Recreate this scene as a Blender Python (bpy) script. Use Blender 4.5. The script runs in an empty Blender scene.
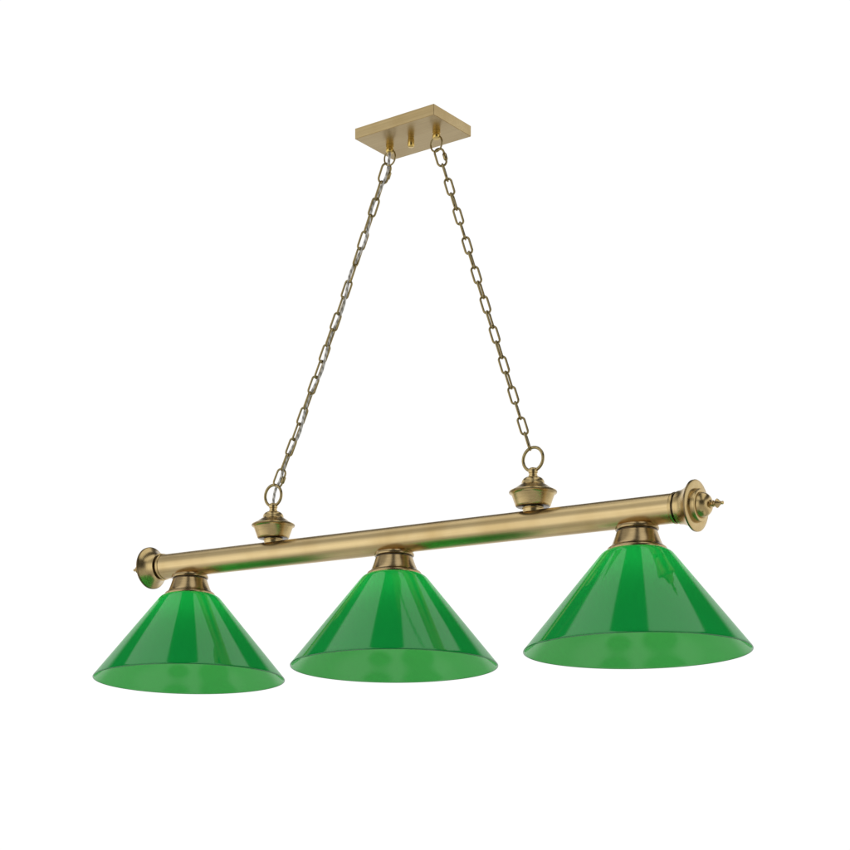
import bpy, bmesh, math, random
from mathutils import Vector, Matrix
random.seed(7)
sc = bpy.context.scene
COL = sc.collection
PI = math.pi

# ------------------------------------------------------------------ materials
def nodes_of(name):
    m = bpy.data.materials.new(name); m.use_nodes = True
    nt = m.node_tree
    return m, nt, nt.nodes['Principled BSDF']

def brass(name, col, rough, stretch, scale=1.0, aniso=0.0, streak=0.22, bump=0.02):
    """rubbed antique brass: fine brushed streaks in tone and roughness"""
    m, nt, p = nodes_of(name)
    N, L = nt.nodes, nt.links
    tc = N.new('ShaderNodeTexCoord')
    mp = N.new('ShaderNodeMapping'); mp.inputs['Scale'].default_value = stretch
    L.new(tc.outputs['Object'], mp.inputs['Vector'])
    n1 = N.new('ShaderNodeTexNoise'); n1.inputs['Scale'].default_value = 1.0*scale
    n1.inputs['Detail'].default_value = 6; n1.inputs['Roughness'].default_value = .65
    L.new(mp.outputs['Vector'], n1.inputs['Vector'])
    n2 = N.new('ShaderNodeTexNoise'); n2.inputs['Scale'].default_value = 14
    n2.inputs['Detail'].default_value = 3
    L.new(tc.outputs['Object'], n2.inputs['Vector'])
    r = N.new('ShaderNodeValToRGB')
    r.color_ramp.elements[0].position = .30; r.color_ramp.elements[1].position = .70
    d = 1 - streak
    r.color_ramp.elements[0].color = (col[0]*d, col[1]*d*.985, col[2]*d*.95, 1)
    r.color_ramp.elements[1].color = (*col, 1)
    L.new(n1.outputs['Fac'], r.inputs['Fac'])
    mx = N.new('ShaderNodeMix'); mx.data_type = 'RGBA'
    mx.inputs[7].default_value = (col[0]*.72, col[1]*.66, col[2]*.54, 1)
    mr0 = N.new('ShaderNodeMapRange'); mr0.inputs[1].default_value = .45; mr0.inputs[2].default_value = .75
    mr0.inputs[4].default_value = .7
    L.new(n2.outputs['Fac'], mr0.inputs[0]); L.new(mr0.outputs[0], mx.inputs[0])
    L.new(r.outputs['Color'], mx.inputs[6]); L.new(mx.outputs[2], p.inputs['Base Color'])
    p.inputs['Metallic'].default_value = 1
    mr = N.new('ShaderNodeMapRange'); mr.inputs[3].default_value = rough*.85; mr.inputs[4].default_value = rough*1.2
    L.new(n1.outputs['Fac'], mr.inputs[0]); L.new(mr.outputs[0], p.inputs['Roughness'])
    b = N.new('ShaderNodeBump'); b.inputs['Strength'].default_value = bump; b.inputs['Distance'].default_value = .001
    L.new(n1.outputs['Fac'], b.inputs['Height']); L.new(b.outputs['Normal'], p.inputs['Normal'])
    return m

GOLD = (.66, .50, .25)
M_TUBE = brass('brushed brass tube', (.74, .57, .295), .31, (1.5, 330, 330), streak=.24, bump=.05)
M_TURN = brass('turned brass', (.63, .475, .225), .27, (50, 50, 520), streak=.22)
M_PLATE = brass('brushed brass plate', (.575, .44, .225), .29, (4, 330, 330), streak=.22, bump=.05)
M_RING = brass('polished brass collar', (.74, .54, .17), .16, (80, 80, 300), streak=.15)
M_WIRE = brass('antique brass wire', (.43, .34, .16), .19, (260, 260, 260), streak=.45)
M_HOLD = brass('bronzed brass', (.53, .395, .205), .25, (50, 50, 520), streak=.25)
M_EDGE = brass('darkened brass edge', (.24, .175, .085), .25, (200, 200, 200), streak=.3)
M_DARK = brass('dark brass and groove shade', (.10, .072, .040), .25, (200, 200, 200), streak=.3)  # mostly dark reflections in grooves, painted in; plain dark metal on the socket

def glass_mat(name, c0, c1, through, mix):
    m, nt, p = nodes_of(name)
    N, L = nt.nodes, nt.links
    tc = N.new('ShaderNodeTexCoord')
    nz = N.new('ShaderNodeTexNoise'); nz.inputs['Scale'].default_value = 7; nz.inputs['Detail'].default_value = 3
    L.new(tc.outputs['Object'], nz.inputs['Vector'])
    mx = N.new('ShaderNodeMix'); mx.data_type = 'RGBA'
    mx.inputs[6].default_value = (*c0, 1); mx.inputs[7].default_value = (*c1, 1)
    L.new(nz.outputs['Fac'], mx.inputs[0])
    L.new(mx.outputs[2], p.inputs['Base Color'])
    p.inputs['Roughness'].default_value = .07
    mr = N.new('ShaderNodeMapRange'); mr.inputs[1].default_value = .35; mr.inputs[2].default_value = .7
    mr.inputs[3].default_value = .055; mr.inputs[4].default_value = .095
    L.new(nz.outputs['Fac'], mr.inputs[0]); L.new(mr.outputs[0], p.inputs['Roughness'])
    p.inputs['IOR'].default_value = 1.85
    tr = N.new('ShaderNodeBsdfTranslucent'); tr.inputs['Color'].default_value = (*through, 1)
    ms = N.new('ShaderNodeMixShader'); ms.inputs[0].default_value = mix
    L.new(p.outputs[0], ms.inputs[1]); L.new(tr.outputs[0], ms.inputs[2])
    L.new(ms.outputs[0], N['Material Output'].inputs['Surface'])
    return m
M_GLASS = glass_mat('glossy green glass', (.001, .19, .048), (.002, .23, .058), (.03, .80, .27), .5)
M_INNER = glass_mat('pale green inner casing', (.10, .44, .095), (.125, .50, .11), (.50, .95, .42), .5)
M_RIM = glass_mat('dark fire polished rim', (.004, .15, .035), (.005, .18, .045), (.02, .5, .12), .35)
def bulb_mat():
    m, nt, p = nodes_of('lit frosted bulb')
    p.inputs['Base Color'].default_value = (.85, .85, .82, 1); p.inputs['Roughness'].default_value = .5
    p.inputs['Emission Color'].default_value = (1, .97, .88, 1); p.inputs['Emission Strength'].default_value = 7
    return m
M_BULB = bulb_mat()

def cord_mat():
    m, nt, p = nodes_of('clear sleeved silver cord')
    N, L = nt.nodes, nt.links
    tc = N.new('ShaderNodeTexCoord')
    w = N.new('ShaderNodeTexWave'); w.inputs['Scale'].default_value = 60; w.inputs['Distortion'].default_value = 1
    w.bands_direction = 'DIAGONAL'
    L.new(tc.outputs['Object'], w.inputs['Vector'])
    r = N.new('ShaderNodeValToRGB')
    r.color_ramp.elements[0].color = (.30, .28, .24, 1); r.color_ramp.elements[1].color = (.74, .71, .65, 1)
    L.new(w.outputs['Fac'], r.inputs['Fac']); L.new(r.outputs['Color'], p.inputs['Base Color'])
    p.inputs['Roughness'].default_value = .2; p.inputs['Metallic'].default_value = .25
    return m
M_CORD = cord_mat()

# ------------------------------------------------------------------ mesh helpers
def link_mesh(name, bm, mats, parent, sharp=34, loc=None):
    me = bpy.data.meshes.new(name)
    bmesh.ops.recalc_face_normals(bm, faces=bm.faces)
    bm.to_mesh(me); bm.free()
    for m in (mats if isinstance(mats, (list, tuple)) else [mats]): me.materials.append(m)
    for p in me.polygons: p.use_smooth = True
    me.set_sharp_from_angle(angle=math.radians(sharp))
    o = bpy.data.objects.new(name, me); COL.objects.link(o)
    if parent: o.parent = parent
    if loc is not None: o.location = loc
    return o

def rounded(pts, r=.0008, n=3):
    """rounds the corners of an (radius, height) profile so that edges catch light"""
    out = [pts[0]]
    for i in range(1, len(pts)-1):
        a, b, c = Vector(pts[i-1]), Vector(pts[i]), Vector(pts[i+1])
        u, v = a-b, c-b
        if u.length < 1e-7 or v.length < 1e-7: continue
        if u.angle(v) > math.radians(160): out.append(tuple(b)); continue
        k = min(r, u.length*.4, v.length*.4)
        p, q = b+u.normalized()*k, b+v.normalized()*k
        for j in range(n+1):
            t = j/n
            out.append(tuple((1-t)**2*p + 2*t*(1-t)*b + t*t*q))
    out.append(pts[-1])
    return out

def lathe(bm, prof, seg=72, mat=0, closed=False, xf=None):
    """revolves (r, z) around Z"""
    rings = []
    for r, z in prof:
        if r < 1e-6: rings.append([bm.verts.new((0, 0, z))])
        else: rings.append([bm.verts.new((r*math.cos(2*PI*k/seg), r*math.sin(2*PI*k/seg), z)) for k in range(seg)])
    if xf is not None:
        for R in rings:
            for v in R: v.co = xf @ v.co
    pairs = list(zip(rings, rings[1:])) + ([(rings[-1], rings[0])] if closed else [])
    for A, B in pairs:
        for k in range(seg):
            k2 = (k+1) % seg
            if len(A) == 1 and len(B) == 1: continue
            if len(A) == 1: f = bm.faces.new((A[0], B[k2], B[k]))
            elif len(B) == 1: f = bm.faces.new((A[k], A[k2], B[0]))
            else: f = bm.faces.new((A[k], A[k2], B[k2], B[k]))
            f.material_index = mat

def sweep(bm, path, rad, seg=12, closed=True, mat=0):
    """circular wire along a path (parallel transport frame)"""
    n = len(path); path = [Vector(p) for p in path]
    rad = rad if isinstance(rad, (list, tuple)) else [rad]*n
    tang = []
    for i in range(n):
        a = path[(i-1) % n] if closed or i > 0 else path[i]
        b = path[(i+1) % n] if closed or i < n-1 else path[i]
        tang.append((b-a).normalized())
    ref = Vector((0, 0, 1)) if abs(tang[0].z) < .9 else Vector((0, 1, 0))
    u = tang[0].cross(ref).normalized()
    rings = []
    for i in range(n):
        u = (u - tang[i]*u.dot(tang[i])).normalized(); v = tang[i].cross(u)
        rings.append([bm.verts.new(path[i] + (u*math.cos(2*PI*k/seg)+v*math.sin(2*PI*k/seg))*rad[i]) for k in range(seg)])
    for i in range(n if closed else n-1):
        A, B = rings[i], rings[(i+1) % n]
        # best start offset for the closing seam
        off = 0
        if closed and i == n-1:
            off = min(range(seg), key=lambda s: (A[0].co-B[s].co).length)
        for k in range(seg):
            f = bm.faces.new((A[k], A[(k+1) % seg], B[(k+1+off) % seg], B[(k+off) % seg])); f.material_index = mat
    if not closed:
        bm.faces.new(rings[0][::-1]).material_index = mat; bm.faces.new(rings[-1]).material_index = mat

def stadium(hl, hw, n=14):
    """closed link path in the local XZ plane: half length hl (Z), half width hw (X)"""
    pts = []
    s = hl-hw
    for k in range(n+1):
        a = PI*k/n; pts.append((hw*math.cos(a), 0, s+hw*math.sin(a)))
    for k in range(1, 4): pts.append((-hw, 0, s-2*s*k/4))
    for k in range(n+1):
        a = PI+PI*k/n; pts.append((hw*math.cos(a), 0, -s+hw*math.sin(a)))
    for k in range(1, 4): pts.append((hw, 0, -s+2*s*k/4))
    return pts

def basis(x, y, z, loc):
    m = Matrix((x, y, z)).transposed().to_4x4(); m.translation = loc
    return m

# ------------------------------------------------------------------ layout (metres; the camera stands at the origin, 1 m up)
EYE = 1.0
B1 = Vector((-.4398, 3.369, EYE+.6105))          # bar above the far shade
B3 = Vector((.3306, 2.807, EYE+.5888))           # bar above the near shade
BD = (B3-B1).normalized()                        # bar direction
BL = (B3-B1).length
def bar(u): return B1 + (B3-B1)*u
H = Vector((BD.x, BD.y, 0)).normalized()         # its level heading
S = Vector((0, 0, 1)).cross(H)                   # level, across the bar
UP = Vector((0, 0, 1))

root = bpy.data.objects.new('pendant_light', None); COL.objects.link(root)
root.location = bar(.5)
root['label'] = 'antique brass billiard light with three green glass cone shades, hung by two chains'
root['category'] = 'pendant light'
RO = root.location.copy()
def local(m):                                     # world matrix -> matrix under the root
    return Matrix.Translation(-RO) @ m

# ------------------------------------------------------------------ bar (local X along the bar)
R_BAR = .0230
U0, U1 = -.0705, 1.0726
barM = basis(BD, UP.cross(BD).normalized(), BD.cross(UP.cross(BD).normalized()).normalized(), bar(.5))
LX0, LX1 = (U0-.5)*BL, (U1-.5)*BL
bm = bmesh.new()
toX = Matrix.Rotation(PI/2, 4, 'Y')               # lathe axis Z -> X
lathe(bm, [(R_BAR, LX0), (R_BAR, LX0*.5), (R_BAR, 0), (R_BAR, LX1*.5), (R_BAR, LX1)], 96, xf=toX)
tube = link_mesh('crossbar', bm, M_TUBE, root); tube.matrix_local = local(barM)

# end caps: local Z points outward from the bar end
def end_cap(u, out):
    z = BD*out; x = S.copy(); y = z.cross(x).normalized(); x = y.cross(z).normalized()
    bm = bmesh.new()
    prof = [(.0200, -.004), (.0238, -.004), (.0246, -.001), (.0238, .0015),               # bead on the tube
            (.0222, .0022), (.0222, .0058),                                                # groove, its dark reflections painted in
            (.0256, .0062), (.0258, .008), (.0262, .0115), (.0276, .0160), (.0302, .0218), (.0340, .0272), (.0382, .0310),
            (.0394, .0320), (.0394, .0346), (.0380, .0355),                                # flange edge
            (.0262, .0360), (.0256, .0357), (.0252, .037), (.0252, .0405), (.0246, .0424), (.0232, .0431), (.0205, .0433),   # step ring
            (.0196, .0428), (.0193, .0440), (.0187, .0472), (.0170, .0515), (.0140, .0550), (.0102, .0574), (.0072, .0580), (.0, .0582)]
    lathe(bm, prof, 80)
    for f in bm.faces:
        c = f.calc_center_median(); rr = math.hypot(c.x, c.y)
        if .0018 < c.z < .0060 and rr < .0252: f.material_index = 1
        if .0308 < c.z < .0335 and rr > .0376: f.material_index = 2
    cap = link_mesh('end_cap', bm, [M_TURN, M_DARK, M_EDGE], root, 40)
    cap.matrix_local = local(basis(x, y, z, bar(u)))
    bm = bmesh.new()
    fp = [(0, .0535), (.0064, .0535), (.0066, .0556), (.0048, .0564), (.0036, .0574), (.0038, .0586), (.0052, .0593), (.0052, .0602),
          (.0034, .0610), (.0030, .0624), (.0036, .0636), (.0066, .0648), (.0072, .0660), (.0064, .0674), (.0048, .0690), (.0030, .0712),
          (.0022, .0734), (.0027, .0746), (.0025, .0760), (.0, .0772)]
    lathe(bm, [(r, z+.0033) for r, z in fp], 32)
    link_mesh('finial', bm, M_TURN, cap, 40)
end_cap(U1, 1); end_cap(U0, -1)

# ------------------------------------------------------------------ shade holders and shades
def shade_set(u, tilt):
    rot = Matrix.Rotation(math.radians(-tilt), 3, 'X')
    ax, ay, az = rot @ Vector((1, 0, 0)), rot @ Vector((0, 1, 0)), rot @ Vector((0, 0, 1))
    M = basis(ax, ay, az, bar(u))
    bm = bmesh.new()
    prof = [(.0, -.0205), (.0235, -.0205), (.0238, -.0225), (.0300, -.0226), (.0330, -.0220), (.0343, -.0252), (.0340, -.0274), (.0325, -.0286),
            (.0308, -.0288), (.0304, -.0306),
            (.0322, -.0312), (.0341, -.037), (.0362, -.0430), (.0386, -.0490), (.0405, -.0528), (.0414, -.0538), (.0440, -.0552), (.0460, -.0566), (.0468, -.0580), (.0466, -.0604),
            (.0436, -.0604), (.0370, -.0540), (.0, -.0550)]
    lathe(bm, prof, 80)
    for f in bm.faces:
        c = f.calc_center_median()
        if -.0310 < c.z < -.0280 and math.hypot(c.x, c.y) > .02: f.material_index = 1  # dark reflection under the holder ring, painted on
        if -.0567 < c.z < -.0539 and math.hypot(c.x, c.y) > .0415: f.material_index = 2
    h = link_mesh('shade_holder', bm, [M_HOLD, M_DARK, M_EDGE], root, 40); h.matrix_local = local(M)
    # socket and bulb under the holder
    bm = bmesh.new()
    lathe(bm, [(0, -.0545), (.0190, -.0545), (.0190, -.0800), (.0170, -.0815), (0, -.0815)], 40)
    k = link_mesh('socket', bm, M_DARK, h, 40)
    bm = bmesh.new()
    lathe(bm, [(0, -.0816), (.0130, -.0816), (.0135, -.088), (.0180, -.096), (.0235, -.106), (.0262, -.116), (.0262, -.124), (.0235, -.134), (.0180, -.1415), (.0100, -.1458), (0, -.1470)], 40)
    link_mesh('bulb', bm, M_BULB, h, 40)
    # glass: outer skin down, rounded rim, inner skin back up
    bm = bmesh.new()
    outer = [(.0440, -.0606), (.0490, -.0614), (.0530, -.0632), (.0560, -.0656), (.0588, -.0688)]
    for k in range(1, 13):
        t = k/12; outer.append((.0588+(.1758-.0588)*t, -.0688+(-.2140+.0688)*t))
    rim = [(.1774, -.2160), (.1780, -.2171), (.1778, -.2180), (.1770, -.2184), (.1760, -.2178)]
    inner = []
    for k in range(30, -1, -1):
        t = k/30; inner.append((.0570+(.1738-.0570)*t-.0027*math.sin(PI*max(0, (t-.45)/.55))**2, -.0710+(-.2152+.0710)*t-.0022*math.sin(PI*max(0, (t-.45)/.55))**2))
    inner += [(.0525, -.0665), (.0440, -.0640)]
    lathe(bm, outer+rim+inner, 128, closed=True)
    bmesh.ops.recalc_face_normals(bm, faces=bm.faces)
    for f in bm.faces:
        c = f.calc_center_median()
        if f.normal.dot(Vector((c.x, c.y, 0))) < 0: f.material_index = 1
        if c.z < -.2168: f.material_index = 2
    g = link_mesh('lamp_shade', bm, [M_GLASS, M_INNER, M_RIM], root, 50); g.matrix_local = local(M)
for u, t in ((0, 2.5), (.5025, 2.2), (1, 1.7)): shade_set(u, t)

# ------------------------------------------------------------------ suspension knobs with their rings
RINGS = []
def knob(u):
    M = basis(H, S, UP, bar(u))
    bm = bmesh.new()
    prof = [(.0, .0190), (.0165, .0190), (.0168, .0244), (.0178, .0252), (.0178, .0268), (.0160, .0274), (.0160, .0284),
            (.0272, .0286), (.0284, .0294), (.0290, .0312), (.0346, .0470), (.0362, .0494), (.0386, .0504), (.0392, .0518), (.0386, .0534), (.0352, .0550), (.0300, .0578), (.0255, .0610), (.0222, .0634), (.0196, .0644),
            (.0188, .0655), (.0186, .0680), (.0178, .0708), (.0155, .0738), (.0120, .0758), (.0085, .0766),
            (.0074, .0768), (.0074, .0800), (.0064, .0806), (.0064, .0826), (.0076, .0832), (.0078, .0880), (.0070, .0902), (.0050, .0916), (.0, .0920)]
    lathe(bm, prof, 80)
    for f in bm.faces:
        c = f.calc_center_median()
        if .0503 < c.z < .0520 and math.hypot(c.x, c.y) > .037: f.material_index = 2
        if .0270 < c.z < .0287 and math.hypot(c.x, c.y) < .0265: f.material_index = 1  # recess under the cup painted in the groove tone
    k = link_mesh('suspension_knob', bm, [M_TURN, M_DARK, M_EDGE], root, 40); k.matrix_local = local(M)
    bm = bmesh.new()
    RM = .0190
    sweep(bm, [(RM*math.cos(a), 0, RM*math.sin(a)) for a in (2*PI*j/56 for j in range(56))], .0026, 14)
    r = link_mesh('hanging_ring', bm, M_WIRE, k); r.location = (0, 0, .1058)
    RINGS.append((bar(u)+UP*.1058, RM))
knob(.2155); knob(.7984)

# ------------------------------------------------------------------ ceiling plate
CP = Vector((-.0206, 3.063, EYE+1.2797))          # middle of its underside
PM = basis(H, S, UP, CP)
bm = bmesh.new()
bmesh.ops.create_cube(bm, size=1)
for v in bm.verts: v.co = Vector((v.co.x*.166, v.co.y*.108, (v.co.z+.5)*.0182))
bmesh.ops.bevel(bm, geom=list(bm.edges), offset=.0005, segments=2, affect='EDGES')
plate = link_mesh('ceiling_plate', bm, M_PLATE, root, 40); plate.matrix_local = local(PM)
LOOPS = []
for s in (-1, 1):
    bm = bmesh.new()
    lathe(bm, [(0, .0), (.0066, .0), (.0066, -.0045), (.0058, -.0050), (.0058, -.0062), (.0066, -.0068), (.0068, -.0118), (.0060, -.0130), (0, -.0132)], 36)
    c = link_mesh('loop_collar', bm, M_RING, plate, 40); c.location = (.0493*s, 0, -.0002)
    bm = bmesh.new(); rm = .0116
    sweep(bm, [(rm*math.cos(a), 0, rm*1.12*math.sin(a)) for a in (2*PI*j/44 for j in range(44))], .0015, 12)
    l = link_mesh('canopy_loop', bm, M_WIRE, plate); l.location = (.0493*s, 0, -.0220)
    LOOPS.append((CP + H*.0493*s + UP*-.0220, rm*1.06))
bm = bmesh.new()
lathe(bm, [(0, .0), (.0050, .0), (.0050, -.0030), (.0056, -.0036), (.0057, -.0142), (.0050, -.0158), (.0028, -.0164), (0, -.0165)], 36)
kn = link_mesh('fixing_knob', bm, M_RING, plate, 40); kn.location = (-.001, -.004, -.0002)

# ------------------------------------------------------------------ chains
W = .0019                                        # wire radius of a link
def link_proto(l, hw, w, sleeve=False):
    bm = bmesh.new()
    sweep(bm, stadium(l/2+.72*w, hw, 10), w, 10)
    if sleeve:                                    # screw sleeve of a quick link
        xf = Matrix.Translation((hw, 0, -.001))
        lathe(bm, [(0, -.0062), (w*1.55, -.0062), (w*1.95, -.0048), (w*1.95, .0048), (w*1.55, .0062), (0, .0062)], 8, xf=xf)
    me = bpy.data.meshes.new('link')
    bmesh.ops.recalc_face_normals(bm, faces=bm.faces)
    bm.to_mesh(me); bm.free(); me.materials.append(M_WIRE)
    for p in me.polygons: p.use_smooth = True
    me.set_sharp_from_angle(angle=math.radians(45))
    return me

def chain(top, bottom, n, angles, last_quick, bow):
    (tc, tr), (bc, br) = top, bottom
    d = (bc-tc).normalized()
    a = tc + d*(tr-.0006); b = bc - d*(br-.0006)
    ax = (b-a).normalized(); Ltot = (b-a).length
    side = Vector((1, 0, 0)); side = (side-ax*side.dot(ax)).normalized()
    across = ax.cross(side)
    QL = .0300
    l = (Ltot - QL*(2 if last_quick else 1))/n
    e = bpy.data.objects.new('chain', None); COL.objects.link(e); e.parent = root
    e.matrix_local = local(Matrix.Translation(a))
    common = link_proto(l, .0057, W); quick = link_proto(QL, .0076, .0019, True)
    pos = 0; mids = []
    for i in range(n+(2 if last_quick else 1)):
        q = i == 0 or (last_quick and i == n+1)
        ln = QL if q else l
        mid = pos+ln/2; pos += ln
        t = mid/Ltot
        c = a + ax*mid + side*(bow*4*t*(1-t)) + across*random.uniform(-.0004, .0004)
        zz = -(ax + side*(bow*4*(1-2*t)/Ltot)).normalized()
        ang = math.radians(angles(i))
        xx = (side*math.cos(ang)+across*math.sin(ang)); xx = (xx-zz*xx.dot(zz)).normalized()
        o = bpy.data.objects.new('quick_link' if q else 'link', quick if q else common)
        COL.objects.link(o); o.parent = e
        o.matrix_local = Matrix.Translation(-a) @ basis(xx, zz.cross(xx), zz, c)
        mids.append((c, ln, side, across))
    return mids, a, b
jr = random.Random(3)
def ang_right(i): return (4 if i % 2 == 0 else 114) + jr.uniform(-9, 9)
def ang_left(i):
    base = 90*i if i < 5 else (90*i+20 if i == 5 else (90*i+50 if i == 6 else 90*(i+1)))
    return base + (6 if (i % 2 == 0) == (i < 6) else 24) + jr.uniform(-9, 9)
ml, la, lb = chain(LOOPS[0], RINGS[0], 18, ang_left, True, .004)
mr, ra, rb = chain(LOOPS[1], RINGS[1], 19, ang_right, False, -.0005)

# clear cord threaded down the far chain
pts = [LOOPS[0][0]+UP*.012, LOOPS[0][0]+UP*.002+H*-.001]
for i, (c, ln, side, across) in enumerate(ml):
    k = i % 4
    off = (.0035, .0, -.0035, .0)[k]
    pts.append(c + side*((off if i < 9 else off*.9+.002)+.0006) + across*(.0018*math.cos(i*PI/2+.6)))
kc = RINGS[0][0]
pts += [kc+UP*.011+H*.006, kc+UP*-.004+H*.0015, kc+UP*-.015]
def smooth(p, per=6):
    out = []
    for i in range(len(p)-1):
        p0, p1, p2, p3 = p[max(i-1, 0)], p[i], p[i+1], p[min(i+2, len(p)-1)]
        for j in range(per):
            t = j/per
            out.append(.5*((2*p1)+(p2-p0)*t+(2*p0-5*p1+4*p2-p3)*t*t+(-p0+3*p1-3*p2+p3)*t**3))
    return out+[p[-1]]
bm = bmesh.new()
sweep(bm, [p-RO for p in smooth(pts)], .0025, 10, closed=False)
link_mesh('power_cord', bm, M_CORD, root)

# ------------------------------------------------------------------ studio light: a procedural studio environment by direction
world = bpy.data.worlds.new('World'); sc.world = world; world.use_nodes = True
nt = world.node_tree; N, L = nt.nodes, nt.links
bg = N['Background']
tc = N.new('ShaderNodeTexCoord'); sp = N.new('ShaderNodeSeparateXYZ'); L.new(tc.outputs['Generated'], sp.inputs[0])
X, Y, Z = sp.outputs
def val(s, sock):
    if isinstance(s, (int, float)): sock.default_value = s
    else: L.new(s, sock)
def op(o, a, b=0.0):
    n = N.new('ShaderNodeMath'); n.operation = o; val(a, n.inputs[0]); val(b, n.inputs[1]); return n.outputs[0]
def step(v, lo, hi):                               # smooth 0 -> 1 from lo to hi
    n = N.new('ShaderNodeMapRange'); n.interpolation_type = 'SMOOTHSTEP'
    L.new(v, n.inputs[0])
    if lo <= hi: n.inputs[1].default_value, n.inputs[2].default_value = lo, hi
    else:
        n.inputs[1].default_value, n.inputs[2].default_value = hi, lo
        n.inputs[3].default_value, n.inputs[4].default_value = 1, 0
    return n.outputs[0]
def mul(*a):
    r = a[0]
    for b in a[1:]: r = op('MULTIPLY', r, b)
    return r
def over(v, target, f):                            # v + (target - v) * f
    return op('ADD', v, op('MULTIPLY', op('SUBTRACT', target, v), f))
zz = op('MAXIMUM', Z, .02)
XZ, YZ = op('DIVIDE', X, zz), op('DIVIDE', Y, zz)
v = over(op('MULTIPLY', 1.0, .04), .52, step(Z, .05, -.25))                          # dark studio, grey floor
v = over(v, .85, step(Z, -.72, -.86))                                                # floor brightened right below, added to lift reflections inside the shades
nz_ = op('MAXIMUM', op('MULTIPLY', Z, -1.0), .02)
FX, FY = op('DIVIDE', X, nz_), op('DIVIDE', Y, nz_)
def spot(cx, cy, r):                                                                 # made-up dark discs below, to be mirrored inside the shades
    d = op('SQRT', op('ADD', op('POWER', op('SUBTRACT', FX, cx), 2.0), op('POWER', op('SUBTRACT', FY, cy), 2.0)))
    return mul(step(d, r+.07, r-.07), step(Z, -.3, -.5))
v = over(v, .18, spot(-.46, -.34, .34))
v = over(v, .18, spot(.26, -.36, .21))
v = over(v, .50, mul(step(X, -.40, -.50), step(Y, .32, .22), step(Z, .90, .84), step(Z, .15, .30)))
v = over(v, 1.25, mul(step(X, -.38, -.58), step(Y, .32, .22), step(Z, .50, .25), step(Z, -.60, -.15)))   # big reflectors left and right
v = over(v, 1.0, mul(step(X, .45, .7), step(Z, .55, .40), step(Z, -.45, -.15)))
v = over(v, 1.04, mul(step(Y, .25, .5), step(Z, .58, .465), step(Z, -.45, -.25)))      # white background sweep
front = mul(step(YZ, .64, .56), step(YZ, -1.3, -1.2), step(Z, .2, .3))
v = over(v, 1.1, mul(step(XZ, .085, .11), step(XZ, .66, .63), front))                # two long overhead softboxes
v = over(v, 1.1, mul(step(XZ, -.78, -.75), step(XZ, -.235, -.26), front))
L.new(v, bg.inputs['Color']); bg.inputs['Strength'].default_value = 1.0

# ------------------------------------------------------------------ camera: level, long lens, shifted up
F, YH = 1800.0, 890.0
cam = bpy.data.cameras.new('camera'); co = bpy.data.objects.new('camera', cam); COL.objects.link(co)
co.location = (0, 0, EYE); co.rotation_euler = (PI/2, 0, 0)
cam.sensor_width = 36; cam.lens = 36*F/850; cam.shift_y = (YH-425)/850
cam.clip_start = .05; cam.clip_end = 100
sc.camera = co
sc.view_settings.view_transform = 'Standard'; sc.view_settings.look = 'None'
sc.view_settings.exposure = 0; sc.view_settings.gamma = 1
sc.render.film_transparent = False
sc.cycles.max_bounces = 10
